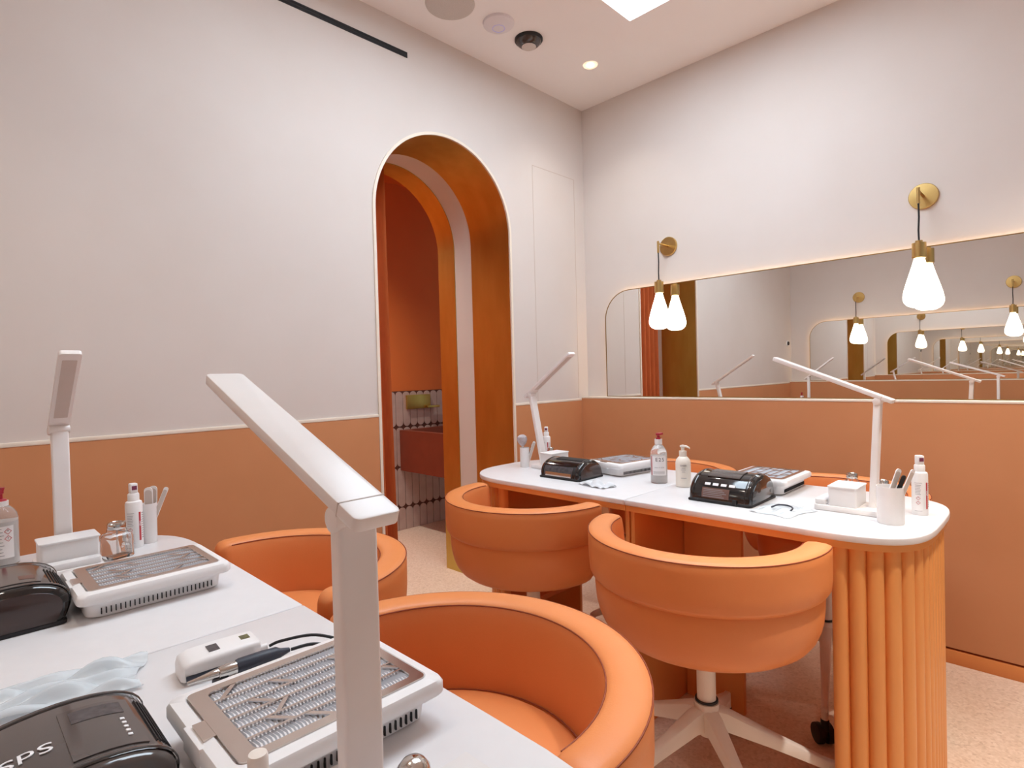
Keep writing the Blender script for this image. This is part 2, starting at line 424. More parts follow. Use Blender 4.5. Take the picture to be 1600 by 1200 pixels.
# ------------------------------------------------------------------ ceiling fittings
def light_panel(y0, label, dm):
    t = thing('ceiling_light', label, 'ceiling light', ((LX0+LX1)/2, y0+(LY1-LY0)/2, ZC), 0, 'recessed ceiling light panels')
    hx, hy = (LX1-LX0)/2, (LY1-LY0)/2
    f = MB()
    f.loft([[(sx*hx, sy*hy, .0) for sx, sy in ((-1,-1),(1,-1),(1,1),(-1,1))], [(sx*hx, sy*hy, .06) for sx, sy in ((-1,-1),(1,-1),(1,1),(-1,1))],
            [(sx*(hx-.002), sy*(hy-.002), .06) for sx, sy in ((-1,-1),(1,-1),(1,1),(-1,1))], [(sx*(hx-.002), sy*(hy-.002), .0) for sx, sy in ((-1,-1),(1,-1),(1,1),(-1,1))]], ring=True)
    f.build('frame', WELL, t, smooth=False)
    MB().box((-hx, -hy, .055), (hx, hy, .06)).build('diffuser', dm, t, smooth=False)
light_panel(LY0, 'recessed bright ceiling light panel in a white well, its corner cut by the top edge', DIFF)
t = thing('ceiling_speaker', 'round grey ceiling speaker grille at the top of the view', 'speaker', (.235, -1.20, ZC))
MB().lathe([(0, -.006), (.098, -.006), (.102, -.004), (.104, 0), (0, 0)], n=48).build('grille', SPKG, t)
t = thing('wireless_access_point', 'white round ceiling disc with a faint blue ring', 'access point', (.283, -.963, ZC))
MB().lathe([(0, -.026), (.03, -.026), (.05, -.022), (.068, -.010), (.07, 0), (0, 0)], n=48).build('body', APW, t)
MB().tube([(.027*cos(2*pi*k/48), .027*sin(2*pi*k/48), -.0262) for k in range(49)], .0011, 8).build('status_ring', BLUEL, t)
t = thing('dome_camera', 'dark smoked dome camera on the ceiling', 'camera', (.288, -.772, ZC))
MB().lathe([(0, -.012), (.062, -.012), (.066, -.006), (.066, 0), (0, 0)], n=40).build('base', MBLACK, t)
MB().lathe([(0, -.040), (.022, -.0385), (.042, -.031), (.055, -.020), (.059, -.012), (0, -.012)], n=40).build('dome', DOME, t)
MB().lathe([(0, -.0415), (.020, -.0405), (.034, -.0362), (.030, -.0340), (0, -.037)], n=28).build('lens_window', SPKG, t)
def downlight(x, y, label, e=7., cone=110):
    t = thing('downlight', label, 'ceiling light', (x, y, ZC), group='small round downlights')
    MB().lathe([(.018, -.001), (.036, -.0045), (.038, 0), (.018, 0)], n=32).build('trim_ring', RINGW, t)
    MB().lathe([(0, -.0052), (.017, -.0048), (.017, 0), (0, 0)], n=24).build('lens', DLIT, t)
    L = bpy.data.lights.new('downlight_beam', 'SPOT'); L.energy = e; L.color = (1, .93, .84); L.spot_size = radians(cone); L.spot_blend = .8; L.shadow_soft_size = .03
    lo = bpy.data.objects.new('downlight_beam', L); COL.objects.link(lo); lo.parent = t; lo.location = (0, 0, -.012)
downlight(.35, -.378, 'small glowing round downlight in the ceiling near the room corner')
downlight(2.35, -.62, 'unseen downlight added above the right wall to brighten wall and floor', 78, 84)  # added out of view to brighten the wainscot and floor
downlight(2.30, -1.50, 'unseen downlight added right of the right desk to brighten its fluted end', 130, 62)  # added out of view, narrow beam for the desk flutes
downlight(.80, -2.75, 'unseen downlight added above the left desk as fill light', 18, 100)  # added out of view as fill over the left desk

# ------------------------------------------------------------------ desks
HD = .7475
def desk(nl, nr, yc, xl, xs, xr, names):
    """two half desks meeting at the seam xs; long axis along x"""
    hd = .286; a = .30
    def end_curve(ins, x_end, sgn, nexp, n=26):
        pts = []
        for i in range(n+1):
            th = -pi/2 + pi*i/n
            cx = (a-ins)*abs(cos(th))**(2/nexp); cy = (hd-ins)*(1 if sin(th) > 0 else -1)*abs(sin(th))**(2/nexp)
            pts.append((x_end - sgn*a + sgn*cx, yc + cy))
        return pts
    res = []
    for nexp, x_end, sgn, lab in ((nl, xl, -1, names[0]), (nr, xr, 1, names[1])):
        t = thing('manicure_desk', lab, 'desk', (xs + sgn*.4, yc, 0), 0, 'white topped orange manicure desks')
        O = Matrix.Translation((-(xs + sgn*.4), -yc, 0))
        sx = xs + sgn*.0012
        def plan(ins):
            e = end_curve(ins, x_end, sgn, nexp)
            return [(sx, yc-hd+ins)] + e + [(sx, yc+hd-ins)]
        MB().prism(plan(0), HD-.018, HD).build('tabletop', TOPW, t, bevel=.0035, seg=3, angle=50, M=O)
        MB().prism(plan(.007), HD-.036, HD-.018).build('apron', DESKO, t, angle=50, M=O)
        # fluted end shell: half round flutes along the rounded end
        e = end_curve(.052 if nexp < 3 else .03, x_end, sgn, nexp, 400)
        xin = x_end - sgn*(.235 if sgn < 0 else .190)
        e = [p for p in e if (p[0]-xin)*sgn > 0]
        e = [(xin, e[0][1])] + e + [(xin, e[-1][1])]
        L = [0]
        for i in range(1, len(e)): L.append(L[-1] + math.dist(e[i], e[i-1]))
        nf = round(L[-1]/.036); fl = MB(); K = 8; outer = []
        def at(sv):
            j = 1
            while j < len(L)-1 and L[j] < sv: j += 1
            f = (sv - L[j-1])/max(1e-9, L[j]-L[j-1]); p = Vector((e[j-1][0] + f*(e[j][0]-e[j-1][0]), e[j-1][1] + f*(e[j][1]-e[j-1][1])))
            d = (Vector(e[min(j+1, len(e)-1)]) - Vector(e[max(j-2, 0)])).normalized()
            return p, Vector((d.y, -d.x))*sgn
        for k in range(nf):
            for q in range(K + (k == nf-1)):
                u = q/K; p, nrm = at(L[-1]*(k+u)/nf)
                bulge = .016*sqrt(max(0., 1-(2*u-1)**2))
                outer.append(tuple(p + nrm*(bulge+.002)))
        inner = []
        for k in range(41):
            p, nrm = at(L[-1]*(40-k)/40); inner.append(tuple(p - nrm*.012))
        pts = outer + inner
        if sgn < 0: pts = pts[::-1]
        fl.prism(pts, .0, HD-.036).build('fluted_end', DESKO, t, angle=50, M=O)
        # shelf and inner board closing the end unit towards the wall side
        xi = x_end - sgn*(.237 if sgn < 0 else .192)
        xa, xb = sorted((xi, x_end - sgn*.052))
        cut = .075
        sh = [(xi, yc-hd+.06), (x_end - sgn*.13, yc-hd+.06), (x_end - sgn*.055, yc-.12), (x_end - sgn*.055, yc+.12), (x_end - sgn*.13, yc+hd-.06), (xi, yc+hd-.06)]
        MB().prism(sh, .20, .22).build('shelf', DESKI, t, M=O)
        # seam side panel and central panel
        xa, xb = sorted((xs + sgn*.003, xs + sgn*.017))
        MB().box((xa, yc-hd+.030, 0), (xb, yc+hd-.02, HD-.036)).build('side_panel', DESKO, t, bevel=.0015, M=O)
        xa, xb = sorted((xs + sgn*.021, xs + sgn*.225))
        MB().box((xa, yc+.05, 0), (xb, yc+.069, HD-.036)).build('centre_panel', DESKO, t, bevel=.0015, M=O)
        xa, xb = sorted((xs + sgn*.215, xs + sgn*.53))
        MB().box((xa, yc-.01, HD-.115), (xb, yc+.008, HD-.036)).build('rail', DESKI, t, bevel=.0015, M=O)
        res.append(t)
    return res
desk(2.6, 3.8, -.976, .265, 1.087, 1.857, ('half of the right desk by the arch, holding the red-capped clear bottle', 'near half of the right desk, with the fluted orange end in full view'))
desk(3.5, 3.5, -2.606, .300, 1.112, 1.905, ('far half of the left desk, beside the terracotta wall', 'near half of the left desk, carrying the tall foreground lamp'))

# ------------------------------------------------------------------ chairs
def make_chair():
    t = thing('swivel_chair', '', 'chair')
    Rr = .305; FW = .0
    def path(off, fw, n=44):
        """U path inset by off; open towards +y; returns (point, inward normal)"""
        out = []
        r = Rr - off
        for k in range(5 if fw > 0 else 0):
            y = fw*(1 - k/5); out.append((Vector((r, y)), Vector((-1, 0))))
        for k in range(n+1):
            a = -pi*k/n; out.append((Vector((r*cos(a), r*sin(a))), Vector((-cos(a), -sin(a)))))
        for k in range(1, 6 if fw > 0 else 1):
            y = fw*k/5; out.append((Vector((-r, y)), Vector((1, 0))))
        return out
    def sweep(prof, fw, tip=.03):
        P = path(0, fw); secs = []
        cd = sum(p[0] for p in prof)/len(prof); cz = sum(p[1] for p in prof)/len(prof)
        def sec(p, nv, sc, dy=0):
            return [(p.x + nv.x*(cd + (d-cd)*sc), p.y + nv.y*(cd + (d-cd)*sc) + dy, cz + (z-cz)*(1 - (1-sc)*.55)) for d, z in prof]
        tips = [(sin(radians(g)), cos(radians(g))) for g in (8, 22, 38, 55, 72)]
        for s_, c_ in tips: secs.append(sec(P[0][0], P[0][1], .25 + .75*s_, c_*tip))
        for p, nv in P: secs.append(sec(p, nv, 1))
        for s_, c_ in tips[::-1]: secs.append(sec(P[-1][0], P[-1][1], .25 + .75*s_, c_*tip))
        return MB().loft(secs)
    # padded wrap-around back
    prof = [(.016, .606), (.009, .610), (.003, .620), (.0005, .65), (.0, .70), (.0, .7215), (.003, .7258), (.014, .7293), (.036, .7305), (.054, .7288), (.0605, .7248), (.0635, .7195), (.066, .708), (.069, .69), (.073, .64), (.080, .585), (.084, .55), (.06, .545), (.04, .57)]
    bk = sweep(prof, FW).build('backrest', LEATH, t, angle=70)
    # seams: a thin dark welt outside and inside the top
    for off, z in ((.0006, .7240), (.0628, .7228)):
        P = path(off, FW); pts = [(p.x, p.y, z) for p, nv in P]
        MB().tube(pts, .0013, 6).build('piping', PIPE, t)
    prof2 = [(.018, .604), (.016, .596), (.017, .570), (.020, .540), (.026, .514), (.035, .492), (.048, .474), (.066, .461), (.090, .455), (.115, .453), (.14, .453), (.14, .52), (.08, .545), (.05, .57)]
    sweep(prof2, .0, .02).build('seat_shell', LEATH, t, angle=70)
    # seat cushion with rounded front
    def seatplan(r, fr, n=30):
        pts = []
        for k in range(n+1):
            a = pi + pi*k/n; pts.append((r*cos(a), r*sin(a)))
        for k in range(1, 12):
            a = pi*k/12; pts.append((r*cos(a)*.9, fr*abs(sin(a))**.55))
        return pts
    secs = []
    for z, ins in ((.462, .03), (.472, .012), (.485, .004), (.56, .0), (.574, .006), (.584, .02), (.588, .05)):
        secs.append([(x, y, z) for x, y in seatplan(.226 - ins, .20 - ins)])
    MB().loft(secs).build('seat', LEATH, t, angle=60)
    MB().tube([(x, y, .577) for x, y in seatplan(.2215, .20)[:31]], .0012, 6).build('piping', PIPE, t)
    MB().lathe([(0, .440), (.16, .440), (.18, .448), (.0, .448)], n=36).build('under_plate', WMET, t)
    # pedestal
    MB().lathe([(0, .24), (.0245, .24), (.0245, .445), (0, .445)], n=28).build('column', WMET, t)
    MB().lathe([(.023, .264), (.030, .264), (.030, .269), (.023, .269)], n=28).build('collar', MBLACK, t)
    MB().lathe([(0, .172), (.021, .172), (.022, .20), (.031, .215), (.0325, .262), (0, .265)], n=28).build('hub', WMET, t)
    for k in range(5):
        a = radians(-59 + 72*k); M = Matrix.Rotation(a, 4, 'Z')
        lg = MB(); secs = []
        for x, w, z1, hgt in ((.015, .020, .250, .058), (.05, .019, .243, .052), (.16, .014, .193, .036), (.28, .010, .142, .026), (.312, .009, .131, .022), (.327, .008, .122, .016)):
            secs.append([(x, -w, z1-hgt), (x, w, z1-hgt), (x, w, z1-.004), (x, w*.6, z1), (x, -w*.6, z1), (x, -w, z1-.004)])
        lg.loft(secs)
        lo = lg.build('leg', WMET, t, angle=60, M=M)
        cs = MB().cyl((.315, 0, .122), (.315, 0, .078), .010)
        cs.build('caster_stem', WMET, lo, M=M)
        cw = MB(); sw = radians(70*k)
        T = M @ Matrix.Translation((.315, 0, 0)) @ Matrix.Rotation(sw, 4, 'Z')
        cw.cyl((.012, -.024, .030), (.012, -.005, .030), .030, n=24); cw.cyl((.012, .005, .030), (.012, .024, .030), .030, n=24)
        cw.cyl((.0, 0, .045), (.0, 0, .080), .012); cw.box((-.008, -.006, .024), (.022, .006, .058))
        cw.build('caster', MBLACK, lo, bevel=.003, M=T)
    return t
UP = {'backrest', 'piping', 'seat_shell', 'seat', 'under_plate'}
proto = make_chair()
chairs = [  # x, y, facing, lift, label
    (1.388, -1.342, radians(8), 0., 'orange chair before the near half of the right desk, white star base showing', 33),
    (.712, -1.290, radians(-1), .0, 'orange leather swivel chair before the right desk, next to the arch', 44),
    (1.443, -2.279, radians(178), .0, 'large foreground orange chair with seat in view, at the near half of the left desk', 3),
    (.769, -2.232, radians(182), .0, 'orange chair at the far half of the left desk, partly behind the white lamp', 29),
    (.824, -.583, radians(180), .0, 'orange chair behind the right desk, its rim showing above the lotion bottle', 15),
    (1.468, -.600, radians(180), .0, 'orange chair behind the right desk, its rim showing behind the near lamp post', 69),
]
for i, (x, y, rz, dz, lab, star) in enumerate(chairs):
    if i == 0:
        r = proto; r.location = (x, y, 0); r.rotation_euler = (0, 0, rz); r['label'] = lab; r['group'] = 'orange swivel chairs'
    else:
        r = dup(proto, (x, y, 0), rz, lab, 'orange swivel chairs')
    for ch in r.children:
        if ch.name.split('.')[0] in UP: ch.location = (0, 0, dz)
        if ch.name.split('.')[0] == 'leg': ch.rotation_euler = (0, 0, radians(star + 59) - rz)

# ------------------------------------------------------------------ desk lamps (local: head points to +x)
def desk_lamp(x, y, rz, elev, label, lean=0., pole=.305, organiser=True, L=.29):
    t = thing('desk_lamp', label, 'desk lamp', (x, y, HD), rz, 'white folding desk lamps')
    MB().prism(rrect(-.03, -.055, .135, .055, .012), 0, .016).build('base', LAMPW, t, bevel=.003)
    Ml = Matrix.Translation((0, 0, .014)) @ Matrix.Rotation(lean, 4, 'Y')
    MB().prism(rrect(-.0085, -.0165, .0085, .0165, .004), 0, pole-.014).build('column', LAMPW, t, M=Ml, bevel=.001)
    top = Ml @ Vector((0, 0, pole-.014))
    MB().cyl((top.x, -.0195, top.z), (top.x, .0195, top.z), .010).build('hinge', LAMPW, t, bevel=.002)
    Mh = Matrix.Translation((top.x, 0, top.z+.012)) @ Matrix.Rotation(-elev, 4, 'Y')
    hd = MB().prism(rrect(-.038, -.0195, L, .0195, .006), -.004, .007).build('head', LAMPW, t, M=Mh, bevel=.0015)
    MB().prism(rrect(.03, -.0125, L-.02, .0125, .002), -.0046, -.0036).build('led_panel', LEDP, hd, M=Mh)
    MB().box((-.012, -.0197, -.0042), (-.0108, .0197, .0074)).build('joint_line', LEDP, hd, M=Mh)
    if organiser:
        b = MB(); o_ = rrect(.028, -.052, .098, .052, .006); i_ = rrect(.031, -.049, .095, .049, .004)
        b.loft([[(p[0], p[1], .016) for p in o_], [(p[0], p[1], .066) for p in o_], [(p[0], p[1], .066) for p in i_], [(p[0], p[1], .020) for p in i_]])
        og = b.build('organiser', ACRYL, t, angle=50)
        MB().prism(rrect(.026, -.054, .100, .054, .006), .0665, .0705).build('organiser_lid', ACRYL, og, bevel=.001)
        MB().prism(rrect(.104, -.050, .132, .050, .005), .016, .030).build('front_tray', ACRYL, t, bevel=.002)
    return t
desk_lamp(1.704, -.985, pi, radians(22.5), 'white folding desk lamp at the near end of the right desk, arm before the mirror', lean=radians(-3))
desk_lamp(.462, -.935, radians(-3), radians(34), 'white folding desk lamp at the arch end of the right desk', lean=radians(-12), pole=.315)
desk_lamp(.452, -2.578, 0, radians(38), 'white folding desk lamp on the far half of the left desk, head seen from below', L=.25)
desk_lamp(1.704, -2.548, pi, radians(19.5), 'big foreground white desk lamp, its arm slanting across the terracotta wall', organiser=False, pole=.297)

# ------------------------------------------------------------------ nail dust collectors (local origin: centre of base; notch at -y)
def dust_collector(x, y, label, rz=0., platem=None):
    t = thing('nail_dust_collector', label, 'dust collector', (x, y, HD), rz, 'white nail dust collectors')
    W, D = .20, .245
    b = MB()
    def R_(w, d, z, r): return [(p[0], p[1], z) for p in rrect(-w/2, -d/2, w/2, d/2, r)]
    b.loft([R_(W-.05, D-.05, .0, .02), R_(W-.04, D-.03, .004, .02), R_(W-.034, D-.026, .028, .02), R_(W-.006, D-.004, .031, .014), R_(W, D, .034, .014), R_(W, D, .044, .014), R_(W-.006, D-.006, .049, .013), R_(W-.03, D-.03, .0515, .012), R_(W-.036, D-.036, .048, .010)])
    b.build('body', WPLA, t, angle=45)
    for sx in (1, -1):
        v = MB(); xx = sx*(W-.034)/2
        for k in range(26):
            yy = -.088 + k*.00705
            v.box((min(xx-.002, xx+.0009), yy, .008), (max(xx-.002, xx+.0009), yy+.0015, .0185))
        v.build('side_vent', MBLACK, t)
    # steel grille plate with slanted bars and a finger tab
    pw, pd = .166, .209; z0, z1 = .0505, .0525
    g = MB(); fr = .012
    o_ = rrect(-pw/2, -pd/2, pw/2, pd/2, .008); i_ = rrect(-pw/2+fr, -pd/2+fr+.006, pw/2-fr, pd/2-fr, .008)
    g.loft([[(p[0], p[1], z) for p in q] for q, z in ((o_, z0), (o_, z1), (i_, z1), (i_, z0))], ring=True)
    rows = 6; ix0, ix1 = -pw/2+fr, pw/2-fr; iy0, iy1 = -pd/2+fr+.006, pd/2-fr
    for k in range(1, rows):
        xx = ix0 + (ix1-ix0)*k/rows
        g.box((xx-.0014, iy0, z0), (xx+.0014, iy1, z1-.0002))
    rnd = random.Random(3)
    for k in range(rows):
        xa = ix0 + (ix1-ix0)*k/rows; xb = ix0 + (ix1-ix0)*(k+1)/rows
        for q in range(2):
            yy = iy0 + (iy1-iy0)*(.16 + .5*q + .09*((k*2+q*3) % 4))
            dy = .02*(1 if (k+q) % 3 else -1)
            g.prism([(xa, yy-.0032), (xa, yy+.0032), (xb, yy+dy+.0032), (xb, yy+dy-.0032)], z0, z1-.0004)
    g.box((-.018, -pd/2-.012, z0-.002), (.018, -pd/2+.003, z1-.0003))
    g.build('grille_plate', STEEL, t, angle=30)
    # recess behind the tab
    MB().box((-.026, -D/2-.0006, .026), (.026, -D/2+.012, .0495)).build('finger_notch', WPLA, t, bevel=.002)
    f = MB(); n = 46
    for k in range(rows):
        xa = ix0 + (ix1-ix0)*k/rows + .0002; xb = ix0 + (ix1-ix0)*(k+1)/rows - .0002
        prev = None
        for q in range(2*n+1):
            yy = iy0 + (iy1-iy0)*q/(2*n); z = .0502 if q % 2 else .0462
            cur = [Vector((xa, yy, z)), Vector(((xa+xb)/2, yy+.002, z)), Vector((xb, yy, z))]
            if prev:
                f.poly([prev[0], prev[1], cur[1], cur[0]]); f.poly([prev[1], prev[2], cur[2], cur[1]])
            prev = cur
    f.build('filter', FILT, t, smooth=False)
    return t
dust_collector(1.474, -2.482, 'white nail dust collector with steel grille nearest the camera, beside the foreground lamp')
dust_collector(.820, -2.496, 'white nail dust collector on the far half of the left desk')
dust_collector(.800, -.829, 'white nail dust collector behind the arch-end black lamp on the right desk', radians(-10))
dust_collector(1.362, -.816, 'white nail dust collector behind the black lamp with the brown sticker, right desk')

# ------------------------------------------------------------------ nail curing lamps: half-round hoods along x
def curing_lamp(x, y, rz, label, W=.19, D=.19, Hh=.078, open_front=True, kind='plain'):
    t = thing('nail_curing_lamp', label, 'nail lamp', (x, y, HD), rz, 'black nail curing lamps')
    skew = .045 if kind in ('big', 'left') else 0.
    def prof(ins, n=24):
        return [((D/2-ins)*cos(pi*i/n) + skew*sin(pi*i/n), (Hh-ins)*sin(pi*i/n)**.8 if 0 < i < n else 0.) for i in range(n+1)]
    P = prof(0)
    shellm = SMOKE if kind == 'big' else BLACK
    m = MB(); n = len(P)
    secs = [[(xx, p[0]*s, .006 + p[1]*s) for p in P] for xx, s in ((-W/2, .93), (-W/2+.006, .985), (-W/2+.014, 1.), (W/2-.014, 1.), (W/2-.006, .985), (W/2, .93))]
    m.loft(secs); m.build('hood', shellm, t, angle=60)
    MB().prism(rrect(-W/2-.004, -D/2-.004, W/2+.004, D/2+.004, .012), 0, .007).build('base_tray', MBLACK, t, bevel=.002)
    for sx in (-1, 1):
        q = prof(.012)
        MB().prism([(p[0], .006+p[1]) for p in q], min(sx*W/2-.001, sx*(W/2+.0022)), max(sx*W/2-.001, sx*(W/2+.0022)), 'x').build('end_panel', BROWNP if kind != 'dark' else BLACK, t, bevel=.001)
        secs = [[(sx*(W/2-.018), p[0]*1.006, .006+p[1]*1.006), (sx*(W/2-.016), p[0]*1.018, .006+p[1]*1.018), (sx*(W/2-.012), p[0]*1.018, .006+p[1]*1.018), (sx*(W/2-.010), p[0]*1.006, .006+p[1]*1.006)] for p in prof(0)]
        MB().loft(secs).build('trim_ring', BLACK, t, angle=60)
    def surf(u, v, w=0.):      # u along x, v = angle from +y over the top
        a = v; return Vector((u, (D/2+w)*cos(a) + skew*sin(a), .006 + (Hh+w)*abs(sin(a))**.8))
    def patch(u0, u1, a0, a1, w, name, m, nn=8, par=t):
        g = MB(); secs = []
        for k in range(nn+1):
            a = a0 + (a1-a0)*k/nn
            secs.append([surf(u0, a, 0.), surf(u1, a, 0.), surf(u1, a, w), surf(u0, a, w)])
        return g.loft(secs).build(name, m, par)
    if kind == 'big':
        pn = patch(-.045, W/2-.024, radians(56), radians(92), .0012, 'control_panel', SMOKE)
        patch(-.038, -.012, radians(62), radians(88), .0016, 'display', GREYD, par=pn)
        for k in range(5):
            patch(.002+.009*k, .006+.009*k, radians(64), radians(66.5), .002, 'indicator', INKW, 2, par=pn)
        g = MB()
        for k in range(8):
            a = radians(24 + 3.4*k)
            secs = [[surf(u, a, 0), surf(u, a+.022, 0), surf(u, a+.022, .0012), surf(u, a, .0012)] for u in (-.045, W/2-.03)]
            g.loft(secs)
        g.build('vent_slots', MBLACK, t)
        text('lettering', 'SdS', .024, lambda u, v, w: surf(.012 + v, radians(106) + u/(D/2)*1.1, .0008+w), INKW, t)
    if kind == 'plain':
        # hand opening in the camera-side face, with pale inner floor
        patch(-W/2+.022, W/2-.03, radians(180-4), radians(180-34), .0012, 'hand_opening', GREYD)
        patch(-W/2+.03, W/2-.035, radians(180-2), radians(180-12), .0018, 'inner_tray', CHROME)
        patch(-W/2+.045, W/2-.02, radians(82), radians(112), .0014, 'display', MBLACK)
        text('lettering', 'SUN', .009, lambda u, v, w: surf(-W/2+.035+u, radians(134) - v/(D/2), .0008+w), INKG, t)
    if kind == 'dark':
        for k in range(4):
            patch(-.047+.025*k, -.030+.025*k, radians(180-36), radians(180-30), .0014, 'button', INKW, 3)
        st = patch(-.052, .032, radians(180-4), radians(180-24), .0012, 'sticker', STICK)
        for k in range(5):
            patch(-.048, .012+.006*(k % 3), radians(180-20.5+3.4*k), radians(180-19.3+3.4*k), .0017, 'print_line', INKG, 2, par=st)
        patch(-W/2+.045, W/2-.045, radians(88), radians(126), .003, 'top_cover', SMOKE)
        MB().box((W/2-.05, -D/2-.006, .004), (W/2-.038, -D/2+.004, .018)).build('power_socket', MBLACK, t)
    if kind == 'left':
        g = MB()
        for k in range(8):
            a = radians(30 + 4.0*k)
            g.loft([[surf(u, a, 0), surf(u, a+.02, 0), surf(u, a+.02, .0012), surf(u, a, .0012)] for u in (-.03, W/2-.03)])
        g.build('vent_slots', MBLACK, t)
        pn = patch(-.06, W/2-.03, radians(68), radians(100), .0012, 'control_panel', SMOKE)
        patch(.02, .045, radians(72), radians(84), .0016, 'display', STICK, par=pn)
    return t
curing_lamp(.700, -1.045, 0, 'black nail curing lamp with open hand slot at the arch end of the right desk', kind='plain', Hh=.066, D=.152)
curing_lamp(1.337, -1.045, 0, 'black nail curing lamp with four white buttons and a brown sticker, right desk', kind='dark', Hh=.078)
curing_lamp(.782, -2.740, 0, 'glossy black nail curing lamp at the left edge of the photo, end-on', kind='left', Hh=.070, D=.22)
curing_lamp(1.4125, -2.738, 0, 'large smoky brown nail curing lamp in the bottom left corner with white lettering', kind='big', W=.165, Hh=.064, D=.22)

# ------------------------------------------------------------------ bottles, jars, cups
def wrap(r, ang0, z0):
    """letters bent round a bottle: u along the circumference"""
    def f(u, v, w):
        a = ang0 + u/r
        return Vector(((r+w+.0004)*cos(a), (r+w+.0004)*sin(a), z0+v))
    return f
def label_band(r, a0, a1, z0, z1, m, par, name='paper_label', w=.0004, n=14):
    secs = []
    for k in range(n+1):
        a = a0 + (a1-a0)*k/n
        secs.append([((r+q)*cos(a), (r+q)*sin(a), z) for q, z in ((0, z0), (w, z0), (w, z1), (0, z1))])
    return MB().loft(secs).build(name, m, par)
def spray_bottle(x, y, face, label, h=.165, s=1.):
    t = thing('spray_bottle', label, 'spray bottle', (x, y, HD), 0, 'white spray bottles with plum nozzles')
    r = .0185*s
    MB().lathe([(0, 0), (r-.001, 0), (r, .002), (r, .108), (r-.0015, .113), (.013, .1155), (0, .1155)], n=36).build('bottle', WPLA, t)
    MB().lathe([(0, .1155), (.0125, .1155), (.0125, .131), (.0105, .134), (0, .134)], n=28).build('collar', WPLA, t)
    hd = MB().prism(rrect(-.009, -.008, .009, .008, .003), .134, .158).build('nozzle', WPLA, t, bevel=.002)
    M = Matrix.Rotation(face, 4, 'Z')
    MB().box((.0085, -.0055, .1425), (.0096, .0055, .1525)).build('nozzle_insert', PLUM, hd, M=M)
    hd.data.transform(M)
    lb = label_band(r, face-1.25, face-.25, .012, .088, LIQ, t)
    a, b = face-1.2, face-.3
    k = MB()
    for z in (.086, .012): k.loft([[((r+q)*cos(g), (r+q)*sin(g), zz) for q, zz in ((.0003, z), (.0007, z), (.0007, z+.0007), (.0003, z+.0007))] for g in [a+(b-a)*i/10 for i in range(11)]])
    k.build('label_border', INKG, lb)
    k = MB()
    for q in range(7):
        z = .080 - q*.004
        k.loft([[((r+d)*cos(g), (r+d)*sin(g), zz) for d, zz in ((.0003, z), (.0007, z), (.0007, z+.001), (.0003, z+.001))] for g in [a+.08+(b-a-.2-.05*(q % 3))*i/8 for i in range(9)]])
    k.build('small_print', INKG, lb)
    for z in (.046, .034):
        g0 = (a+b)/2
        k = MB(); o = [(-.0052, 0), (0, -.0052), (.0052, 0), (0, .0052)]; i_ = [(p[0]*.8, p[1]*.8) for p in o]
        f = wrap(r, g0, z)
        k.loft([[f(p[0], p[1], w) for p in q] for q, w in ((o, 0), (o, .0004), (i_, .0004), (i_, 0))], ring=True)
        k.build('hazard_diamond', INKR, lb)
        text('hazard_mark', '!' if z < .04 else '*', .006, wrap(r, g0, z), INK, lb, .0002)
    label_band(r, face+.25, face+.5, .018, .088, INKR, t, 'red_stripe', .0005, 5)
    text('lettering', 'SPRAY', .0045, lambda u, v, w: wrap(r, face+.375, .060)(-v, u, w+.0004), INKW, t, .0002)
    k = MB()
    for q in range(12):
        z = .084 - q*.0055
        k.loft([[((r+d)*cos(g), (r+d)*sin(g), zz) for d, zz in ((.0001, z), (.0005, z), (.0005, z+.0012), (.0001, z+.0012))] for g in [face+.62+(.5+.05*(q % 3))*i/5 for i in range(6)]])
    k.build('small_print', INKG, t)
    return t
def cam_ang(x, y): return atan2(-2.77 - y, 2.10 - x)
spray_bottle(1.800, -.930, cam_ang(1.80, -.93) + .55, 'white spray bottle standing behind the cup at the near end of the right desk')
spray_bottle(.360, -.800, cam_ang(.36, -.80) - .1, 'white spray bottle beside the arch-end lamp of the right desk')
spray_bottle(.438, -2.437, cam_ang(.438, -2.437) + .3, 'white spray bottle with plum nozzle on the left desk, beside the glass jar')

